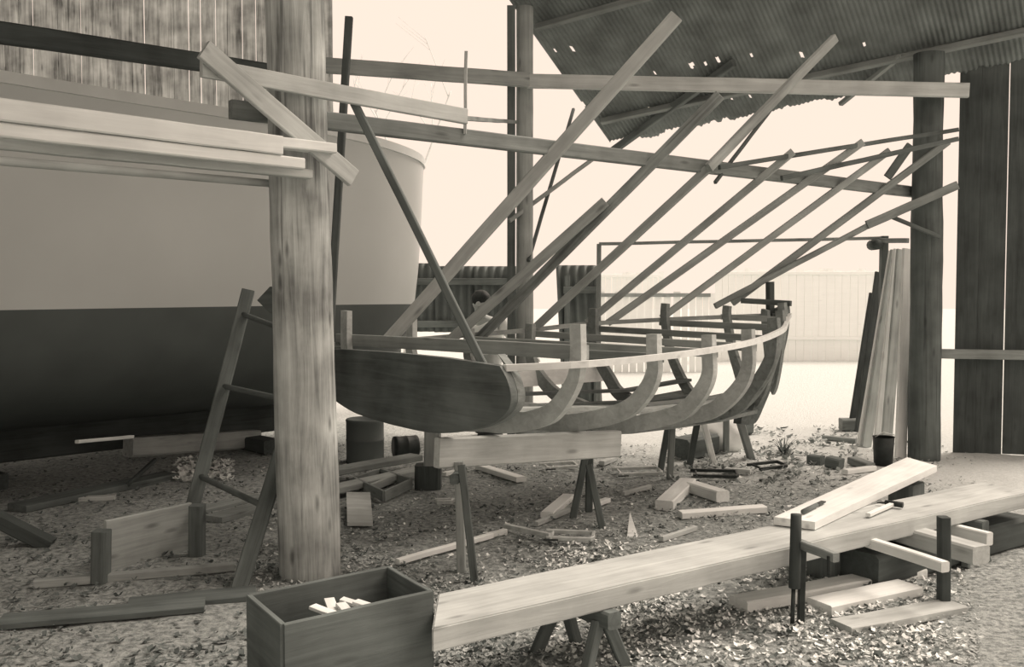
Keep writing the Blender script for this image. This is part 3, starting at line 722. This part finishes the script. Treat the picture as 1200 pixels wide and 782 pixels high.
for k in range(7):
    p = b1.lerp(b3, rnd.uniform(.18, .8)).lerp(b2.lerp(b4, rnd.uniform(.2, .8)), rnd.uniform(.3, .7)); a = rnd.uniform(0, 3.1)
    d = Vector((math.cos(a), math.sin(a), rnd.uniform(.0, .25))) * rnd.uniform(.06, .12)
    p = p.xy.to_3d() + UP * (.30 + .012 * k)
    beam('wood_scrap', p - d, p + d, .04, .012, 'pale', 'pale wood scrap lying in the open dark box', 'scrap', 'pale scraps in the open box')

# planks lying low on the right, under and before the bench plank
def gboard(name, pa, pb, w, h, mat, label, grp=None, lift=.0, up=(0, 0, 1), cat='board', **kw):
    a = G(*pa); b = G(*pb); a.z += h / 2 + lift; b.z += h / 2 + lift
    return beam(name, a, b, w, h, mat, label, cat, grp, up=up, **kw)
g = 'boards lying under the foreground plank'
beam('board', PZ(1000, 629, .27), PZ(1108, 665, .27), .05, .05, 'pale', 'narrow pale board edge slanting out from under the foreground plank', 'board', g)
beam('board', PZ(1042, 620, .24), PZ(1150, 651, .24), .12, .09, 'light', 'wider board beside the narrow one under the foreground plank', 'board', g)
beam('board', PZ(1080, 612, .22), PZ(1160, 632, .22), .05, .07, 'pale', 'board end furthest along under the foreground plank', 'board', g)
beam('shade_timber', PZ(1000, 684, .0) + UP * .09, PZ(1180, 634, .0) + UP * .09, .30, .18, 'black', 'black timber filling the shade under the slanting boards', 'timber')  # oversized black timber stands in for the deep shade beneath the boards
g = 'loose boards on the ground before the foreground plank'
gboard('board', (865, 716), (1075, 673), .13, .06, 'pale', 'long board on the ground beside the foot of the clamp', g)
gboard('board', (960, 716), (1066, 694), .16, .05, 'pale', 'short pale board lying on the ground nearest the bottom', g)
gboard('board', (985, 740), (1120, 715), .14, .04, 'light', 'light board lying behind the stub leg', g)
beam('stub_leg', G(1106, 712), zp(1106, 606, G(1106, 712).y), .05, .06, 'black', 'black upright leg beside the slanting boards', 'post', up=(0, 1, 0))
# bucket by the leaning boards
bp_ = G(1035, 545)
bk = thing('bucket', bp_, 'black paint bucket in front of the leaning boards', 'bucket')
link('body', lathe_bm([(.0, 0), (.075, 0), (.085, .12), (.092, .25), (.097, .255), (.092, .25), (.08, .02), (0, .02)], 24), M_iron, bk, Matrix.Translation(bp_), smooth=True)
pole('handle', bp_ + Vector((-.09, 0, .24)), bp_ + Vector((.09, -.02, .27)), .005, .005, M_steel, parent=bk, wob=0, bow=.04)

# ------------------------------------------------------------------ offcuts and clamps on the shed floor
g = 'offcuts on the shed floor'
for a, b, w, h, m, lab in [
 ((562, 551), (611, 568), .09, .03, 'white', 'pale plank offcut behind the crossed leg trestle'),
 ((641, 610), (666, 589), .09, .03, 'white', 'pale offcut against the foot of the forked trestle'),
 ((778, 598), (806, 573), .13, .06, 'pale', 'thick light offcut standing nearest the pair of blocks'),
 ((811, 578), (847, 591), .11, .07, 'pale', 'square light block beside the thick light offcut'),
 ((797, 606), (896, 602), .09, .035, 'white', 'long pale board lying level before the light block'),
 ((466, 661), (576, 633), .04, .02, 'white', 'thin pale batten pointing at the crossed leg trestle'),
 ((628, 618), (666, 604), .035, .02, 'light', 'thin batten lying under the forked trestle'),
 ((572, 633), (592, 628), .04, .02, 'pale', 'short batten end beyond the crossed leg trestle'),
 ((730, 584), (762, 574), .03, .02, 'light', 'thin stick lying between the forked trestle and the light offcut'),
 ((690, 600), (712, 592), .05, .02, 'pale', 'curved offcut behind the forked trestle'),
 ((705, 548), (722, 540), .05, .03, 'light', 'small batten far behind the forked trestle'),
 ((775, 637), (815, 622), .03, .02, 'light', 'thin stick against the edge of the foreground plank'),
 ((850, 555), (880, 558), .05, .03, 'light', 'offcut near the thick splayed leg'),
 ((948, 543), (964, 545), .10, .07, 'dark', 'small dark block on the sand, first of the row by the bucket'),
 ((970, 547), (986, 549), .12, .08, 'dark', 'larger dark block in the row by the bucket'),
 ((998, 545), (1020, 550), .10, .05, 'grey', 'flat grey block in the row nearest the bucket'),
 ((990, 556), (1024, 550), .06, .03, 'pale', 'pale strip in front of the dark blocks'),
 ((985, 505), (1003, 505), .14, .12, 'grey', 'square stone block at the foot of the leaning boards'),
 ((965, 515), (1004, 520), .06, .03, 'grey', 'flat board on the sand before the stone block'),
 ((520, 560), (533, 556), .05, .02, 'pale', 'small pale chip board beside the squat support'),
 ]:
    gboard('offcut', a, b, w, h + .012, m, lab, g, lift=.006)
# white triangle scrap, square board
bm = slab_bm([G(735, 630, .0), G(748, 631, 0), G(738, 613, .0) + UP * .07], Vector((.2, 1, 0)), .012)
tag(link('wedge', local(bm, G(741, 631)), W['pale'], None, Matrix.Translation(G(741, 631))), 'small white wedge standing up on the shavings', 'wedge')
q = [G(407, 620, .03), G(437, 620, .03), G(434, 594, .10), G(406, 595, .10)]
bm = slab_bm(q, UP, .025); tag(link('square_board', local(bm, q[0]), W['light'], None, Matrix.Translation(q[0])), 'small square pale board lying beside the foot of the log', 'board')
def c_clamp(px, py, size, rot, label, mat=M_steel, tilt=.12, screw=True):
    p = G(px, py, .035); r = thing('frame_clamp', p, label, 'clamp', 'iron clamps on the shed floor')
    M = Matrix.Translation(p) @ Matrix.Rotation(rot, 4, 'Z') @ Matrix.Rotation(tilt, 4, 'X')
    s = size; path = [(0, 0), (s, 0), (s + .02, .03), (s + .02, s * .42), (s, s * .45), (0, s * .45)]
    bm = bmesh.new(); wd = .018
    for (a, b) in zip(path, path[1:]):
        A = Vector((*a, 0)); B = Vector((*b, 0)); b2 = beam_bm((B - A).length + .012, wd, .026, jit=.0)
        bmesh.ops.transform(b2, matrix=axes(A, B, UP), verts=b2.verts[:]); me = bpy.data.meshes.new('t'); b2.to_mesh(me); b2.free(); bm.from_mesh(me); bpy.data.meshes.remove(me)
    link('frame', bm, mat, r, M)
    if screw:
        bm = pole_bm(s * .5, .009, .009, segs=8, wob=.1); bmesh.ops.transform(bm, matrix=axes(Vector((.03, -s * .1, 0)), Vector((.03, 1, 0)), UP), verts=bm.verts[:])
        o = link('screw', bm, mat, r, M)
        bm = pole_bm(.09, .006, .006, segs=6, wob=0); bmesh.ops.translate(bm, verts=bm.verts[:], vec=(-.015, -s * .1, 0)); link('tommy_bar', bm, M_iron, o, M)
c_clamp(640, 640, .26, -.15, 'large iron clamp with open jaws in the middle of the floor')
c_clamp(640, 553, .28, .35, 'iron clamp lying left of the forked trestle top')
c_clamp(725, 560, .36, .18, 'iron clamp behind the long pale board')
c_clamp(512, 594, .10, .1, 'small ring-like clamp beside the crossed leg trestle', screw=False)
c_clamp(812, 562, .34, -.12, 'dark clamp lying beside the trestle with the pale leg', M_iron)
c_clamp(890, 556, .3, .5, 'dark clamp under the stem prop', M_iron)
beam('clamp_bar', G(592, 622, .03), G(645, 640, .05), .03, .03, M_steel, 'straight steel bar lying across the large iron clamp', 'bar')

# long planks lying behind the log, frame
g = 'long planks under the transom'
beam('floor_plank', G(384, 568, .10), G(488, 549, .10), .16, .05, 'grey', 'upper one of the long planks lying under the transom', 'plank', g)
beam('floor_plank', G(380, 585, .06), G(490, 562, .06), .14, .05, 'mid', 'lower light edged plank lying under the transom', 'plank', g)
fr = [G(415, 572, .05), G(450, 590, .05), G(482, 576, .05), G(446, 562, .05)]
r = thing('wooden_frame', G(448, 575), 'small open wooden frame with a crossbar lying under the transom', 'frame')
for a, b in ((0, 1), (1, 2), (2, 3), (3, 0)): beam('side', fr[a], fr[b], .02, .08, 'grey', parent=r)
beam('crossbar', (fr[0] + fr[1]) / 2, (fr[3] + fr[2]) / 2, .03, .06, 'mid', parent=r)
# drums and stump behind
def drum(px, py, r_, h, mat, label, lay=None):
    p = G(px, py); rt = thing('drum', p, label, 'drum')
    M = Matrix.Translation(p)
    if lay: M = Matrix.Translation(p + UP * r_) @ Matrix.Rotation(lay, 4, 'Z') @ Matrix.Rotation(math.pi / 2, 4, 'Y')
    link('body', lathe_bm([(0, 0), (r_, 0), (r_ * 1.03, .02), (r_, .04), (r_, h * .5), (r_ * 1.03, h * .52), (r_, h * .54), (r_, h - .03), (r_ * 1.03, h - .01), (r_ * .97, h), (r_ * .9, h - .03), (0, h - .03)], 28), mat, rt, M, smooth=True)
drum(428, 540, .17, .40, M_boot, 'dark upright drum standing under the far side of the transom')
drum(462, 538, .10, .22, M_iron, 'small black drum lying beside the upright one', lay=.4)

b = bmesh.new(); p = G(846, 528)
bmesh.ops.create_icosphere(b, subdivisions=4, radius=1)
for v_ in b.verts:
    c_ = v_.co.copy(); n_ = noise.noise(c_ * 1.6) * .18 + noise.noise(c_ * 4) * .06
    v_.co = Vector((c_.x * .26 * (1 + n_), c_.y * .18 * (1 + n_), max(0, .15 + c_.z * .19 * (1 + n_))))
tag(link('sack', b, M_paper, None, Matrix.Translation(p), smooth=True), 'slumped white sack on the ground behind the pale trestle leg', 'sack')
gboard('block', (797, 538), (832, 532), .22, .20, 'dark', 'dark block on the ground beside the white sack', cat='block')
gboard('block', (846, 512), (872, 508), .25, .26, 'dark', 'dark block behind the thick splayed trestle leg', cat='block')
b = bmesh.new(); rnd = random.Random(12); p = G(918, 532)
for k in range(46):
    a = rnd.uniform(0, 6.28); e = rnd.uniform(.15, 1.2); l = rnd.uniform(.10, .24); d = Vector((math.cos(a) * math.cos(e), math.sin(a) * math.cos(e), math.sin(e))); s_ = Vector((-d.y, d.x, 0)) * .012
    q = [b.verts.new(x) for x in (-s_, s_, d * l * .6 + s_ * .8, d * l - UP * .03, d * l * .6 - s_ * .8)]; b.faces.new(q)
tag(link('weed_tuft', b, W['dark'], None, Matrix.Translation(p)), 'dark tuft of weed growing at the edge of the sand', 'weed')

# ------------------------------------------------------------------ dark corner under the large hull
g = 'timbers under the large hull'
beam('squared_timber', zp(150, 524, G(150, 548).y), zp(300, 514, G(150, 548).y + 1.1), .16, .17, 'mid', 'squared timber with a pale sawn end under the large hull', 'timber', g)
beam('lath', zp(90, 518, 6.0), zp(155, 512, 6.5), .03, .02, 'light', 'thin light lath beside the squared timber end', 'lath', g)
beam('propped_board', G(124, 668, .13), G(224, 643, .13), .03, .30, 'mid', 'broad board on edge held between two stakes', 'board', g, up=(0, 0, 1))
beam('stake', G(231, 652), zp(231, 592, G(231, 652).y), .08, .09, 'dark', 'square stake at the inner end of the broad board', 'stake', g, up=(0, 1, 0))
beam('stake', G(118, 684), zp(119, 622, G(118, 684).y), .08, .09, 'dark', 'square stake at the outer end of the broad board', 'stake', g, up=(0, 1, 0))
gboard('floor_batten', (40, 690), (275, 671), .05, .045, 'mid', 'long light batten lying on the ground before the broad board', g)
gboard('floor_plank', (150, 620), (305, 585), .14, .04, 'grey', 'grey plank lying on the ground behind the stakes', g)
gboard('floor_plank', (250, 612), (330, 590), .16, .04, 'grey', 'short grey plank next to the ladder foot', g)
gboard('floor_plank', (20, 600), (200, 560), .2, .05, 'dark', 'dark plank lying far under the large hull', g)
gboard('floor_plank', (60, 588), (135, 585), .08, .03, 'light', 'short pale strip lying under the large hull', g)
gboard('lath', (205, 508), (325, 498), .05, .03, 'pale', 'bent pale lath lying beyond the ladder', g)
beam('hull_shore', G(60, 640), Vector((-4.05, 5.75, .72)), .09, .09, 'black', 'black shore propping the large hull', 'timber')
beam('bent_branch', G(150, 575, .05), G(182, 556, .12), .03, .03, 'black', 'dark crooked stick among the timbers under the hull', 'stick', g)
gboard('floor_board', (150, 712), (300, 700), .18, .03, 'dark', 'dark board lying flat at the foot of the ladder', g)
gboard('floor_board', (0, 735), (240, 716), .16, .03, 'dark', 'dark board lying nearest the open box corner', g)

# ------------------------------------------------------------------ shavings: nobody could count them
def shavings(name, n, seed, mat, region, size, label, dens=None):
    bm = bmesh.new(); rnd = random.Random(seed); k = 0
    while k < n:
        px, py = rnd.uniform(region[0], region[2]), rnd.uniform(region[1], region[3])
        p = PZ(px, py, 0)
        if dens and rnd.random() > dens(p, px, py): continue
        k += 1; z = gz(p.x, p.y) if p.y < 12.5 else 0
        a = rnd.uniform(0, 6.28); l = size * rnd.uniform(.4, 1.7); w = l * rnd.uniform(.2, .55); d = Vector((math.cos(a), math.sin(a), rnd.uniform(-.2, .2))); s = Vector((-d.y, d.x, rnd.uniform(-.5, .5)))
        c = Vector((p.x, p.y, z + rnd.uniform(.002, .02))); curl = rnd.uniform(.0, .6) * l; vs = []
        for i in range(4):
            t = i / 3 - .5
            q = c + d * l * t + UP * (curl * (t * t * 3)); vs.append((bm.verts.new(q - s * w / 2), bm.verts.new(q + s * w / 2)))
        for u_, v_ in zip(vs, vs[1:]): bm.faces.new((u_[0], u_[1], v_[1], v_[0]))
    o = link(name, bm, mat); tag(o, label, 'shavings', kind='stuff'); return o
def patchy(p, px, py): return max(.02, .6 + 1.0 * noise.noise(Vector((p.x * 1.4, p.y * 1.4, 11))))
shavings('wood_shavings', 11000, 1, W['light'], (300, 520, 1150, 790), .020, 'pale wood shavings scattered over the earth floor', patchy)
shavings('wood_chips', 5000, 2, W['dark'], (0, 520, 1100, 790), .028, 'dark chips and trampled shavings on the earth floor', patchy)
shavings('scattered_curls', 800, 8, W['white'], (300, 520, 1100, 700), .022, 'bleached curls of planed wood scattered among the earth and chips')
shavings('bright_shavings', 2800, 3, W['white'], (640, 640, 1130, 780), .024, 'bright curled shavings heaped before the foreground plank', patchy)
def heap(px0, px1, py0, py1):
    return lambda p, px, py: 1.0
shavings('shaving_heap', 420, 5, W['pale'], (205, 540, 272, 566), .05, 'pale shavings heaped beside the ladder under the hull')
shavings('yard_litter', 700, 6, W['grey'], (780, 500, 1010, 570), .05, 'grey litter at the edge of the bright sand', patchy)

# ------------------------------------------------------------------ the man
def skin_mesh(chains, name):
    """chains: list of [(pos, radius)...]; first vertex of the first chain is the root; shared positions weld"""
    verts, rads, edges, idx = [], [], [], {}
    for ch in chains:
        prev = None
        for p, r in ch:
            key = tuple(round(x, 4) for x in p)
            if key not in idx: idx[key] = len(verts); verts.append(p); rads.append(r)
            if prev is not None: edges.append((prev, idx[key]))
            prev = idx[key]
    me = bpy.data.meshes.new(name); me.from_pydata([tuple(v) for v in verts], edges, [])
    o = bpy.data.objects.new(name, me); COL.objects.link(o)
    o.modifiers.new('skin', 'SKIN'); sv = me.skin_vertices[0].data
    for i, r in enumerate(rads): sv[i].radius = (r, r) if not isinstance(r, tuple) else r
    sv[0].use_root = True
    s = o.modifiers.new('sub', 'SUBSURF'); s.levels = 2; s.render_levels = 2
    dg = bpy.context.evaluated_depsgraph_get(); m2 = bpy.data.meshes.new_from_object(o.evaluated_get(dg))
    bpy.data.objects.remove(o); bpy.data.meshes.remove(me); return m2
def ell(bm, c, r, M=None, u=20, v=14):
    b = bmesh.ops.create_uvsphere(bm, u_segments=u, v_segments=v, radius=1)
    T = Matrix.Translation(c) @ (M or Matrix()) @ Matrix.Diagonal((*r, 1))
    bmesh.ops.transform(bm, matrix=T, verts=b['verts'])
def man():
    Y = 10.2; base = zp(570, 380, Y); loc = Vector((base.x, Y, 0))
    root = thing('person', loc, 'man in a white shirt bending over behind the boat frame, dark haired, looking down', 'person')
    V = lambda x, y, z: Vector((x, y, z))
    # facing +X (to the right), leaning forward a little; local coordinates about loc
    pel = V(.05, .08, .74); sp = V(.06, .07, .92); ch_ = V(.03, .0, 1.13); nk = V(-.05, .0, 1.26); hb = V(-.075, -.01, 1.31)
    hips = {1: V(.05, -.02, .70), -1: V(.04, .18, .70)}
    sh = {1: V(.19, -.11, 1.20), -1: V(-.12, .13, 1.19)}
    el = {1: V(.33, -.17, .97), -1: V(.12, .24, .96)}
    wr = {1: V(.42, -.10, .90), -1: V(.42, .12, .90)}
    kn = {1: V(.15, -.06, .40), -1: V(.13, .22, .40)}
    an = {1: V(-.02, -.05, .07), -1: V(-.06, .23, .07)}
    def limb(a, b, c, r): return [(a, r[0]), (a.lerp(b, .5), r[1]), (b, r[2]), (b.lerp(c, .35), r[3]), (c, r[4])]
    chains = [[(pel, .125), (sp, .115), (ch_, .135), (nk, .055), (hb, .058)]]
    for s in (1, -1):
        chains.append([(ch_, .135), (sh[s], .062)] + limb(sh[s], el[s], wr[s], (.062, .048, .040, .041, .027))[1:])
        chains.append([(pel, .125), (hips[s], .095)] + limb(hips[s], kn[s], an[s], (.095, .082, .058, .060, .040))[1:])
    me = skin_mesh(chains, 'bodytmp'); bm = bmesh.new(); bm.from_mesh(me); bpy.data.meshes.remove(me)
    # hands: palm + five fingers each
    for s in (1, -1):
        w = wr[s]; d = V(.9, -.1 * s, -.35).normalized(); sd = V(0, s, 0)
        hm = []
        hm.append([(w, .026), (w + d * .05, (.036)), (w + d * .085, .030)])
        for k, (o_, l) in enumerate(((-.03, .06), (-.01, .07), (.01, .066), (.03, .052))):
            b0 = w + d * .08 + V(0, o_, 0)
            hm.append([(w + d * .05, .036), (b0, .011), (b0 + d * l * .5 + UP * -.012, .010), (b0 + d * l + UP * -.035, .008)])
        b0 = w + d * .04 - sd * .036
        hm.append([(w + d * .05, .036), (b0, .013), (b0 + d * .035 - sd * .012, .011), (b0 + d * .06 - sd * .01 - UP * .01, .009)])
        mh = skin_mesh(hm, 'handtmp'); bm.from_mesh(mh); bpy.data.meshes.remove(mh)
    # head, tilted down and to the right
    hc = V(-.055, -.02, 1.405); R = Matrix.Rotation(math.radians(22), 4, 'Y') @ Matrix.Rotation(math.radians(-18), 4, 'Z')
    H = lambda x, y, z: hc + (R @ V(x, y, z))
    ell(bm, H(-.005, 0, .02), (.096, .076, .10), R); ell(bm, H(.022, 0, -.045), (.070, .058, .075), R); ell(bm, H(.055, 0, -.088), (.030, .032, .024), R)
    ell(bm, H(.092, 0, -.015), (.020, .012, .026), R, 12, 8); ell(bm, H(.105, 0, -.028), (.012, .013, .010), R, 12, 8)
    ell(bm, H(.080, 0, .03), (.016, .05, .012), R, 12, 8); ell(bm, H(.082, 0, -.062), (.010, .022, .008), R, 12, 8)
    for s in (1, -1): ell(bm, H(-.005, s * .078, -.01), (.022, .010, .034), R, 12, 8)
    bmesh.ops.translate(bm, verts=bm.verts[:], vec=(0, 0, 0))
    o = link('body', bm, M_skin, root, Matrix.Translation(loc), smooth=True)
    rm = o.modifiers.new('fuse', 'REMESH'); rm.mode = 'VOXEL'; rm.voxel_size = .007; rm.use_smooth_shade = True
    sm = o.modifiers.new('smooth', 'SMOOTH'); sm.factor = .5; sm.iterations = 3
    def garment(name, chains, mat):
        m = skin_mesh(chains, name + 'tmp'); b = bmesh.new(); b.from_mesh(m); bpy.data.meshes.remove(m)
        for v_ in b.verts: v_.co += v_.normal * .004 * noise.noise(v_.co * 18)
        return link(name, b, mat, root, Matrix.Translation(loc), smooth=True)
    garment('shirt', [[(pel + UP * .06, .142), (sp, .134), (ch_, .165), (ch_.lerp(nk, .62), .095)]] + [[(ch_, .165), (sh[s], .084), (sh[s].lerp(el[s], .5), .064), (el[s], .055), (el[s].lerp(wr[s], .3), .054)] for s in (1, -1)], M_shirt)
    garment('trousers', [[(pel + UP * .07, .138), (pel, .142)]] + [[(pel, .142), (hips[s], .108), (hips[s].lerp(kn[s], .5), .098), (kn[s], .076), (kn[s].lerp(an[s], .5), .072), (an[s] + UP * .02, .062)] for s in (1, -1)], M_trous)
    for s in (1, -1):
        a = an[s]; b = bmesh.new(); ell(b, a + V(.06, 0, -.025), (.135, .047, .045))
        for v_ in b.verts: v_.co.z = max(v_.co.z, .0)
        link('shoe', b, M_rubber, root, Matrix.Translation(loc), smooth=True)
    b = bmesh.new(); ell(b, H(-.018, 0, .045), (.104, .086, .098), R, 28, 20)
    nrm = (R @ V(.62, 0, -1)).normalized()
    bmesh.ops.bisect_plane(b, geom=b.verts[:] + b.edges[:] + b.faces[:], plane_co=H(.0, 0, .0), plane_no=nrm, clear_outer=True)
    for v_ in b.verts: v_.co += v_.normal * .005 * noise.noise(v_.co * 40)
    link('hair', b, M_hair, root, Matrix.Translation(loc), smooth=True)
    for s in (1, -1):
        b = bmesh.new(); ell(b, H(.078, s * .030, .008), (.010, .013, .008), R, 12, 8); link('eye', b, M_eye, root, Matrix.Translation(loc), smooth=True)
man()

# ------------------------------------------------------------------ sky and sun
w = bpy.data.worlds.new('sky'); sc.world = w; w.use_nodes = True; nt = w.node_tree; bg = nt.nodes['Background']
bg.inputs['Color'].default_value = (.955, .79, .668, 1); bg.inputs['Strength'].default_value = 1.1
sd = bpy.data.lights.new('sun', 'SUN'); sd.energy = 4.2; sd.angle = math.radians(38); sd.color = (1, .86, .74)
so = bpy.data.objects.new('sun', sd); COL.objects.link(so)
dirn = Vector((-.75, -.35, -1.05)); so.rotation_euler = dirn.to_track_quat('-Z', 'Y').to_euler()
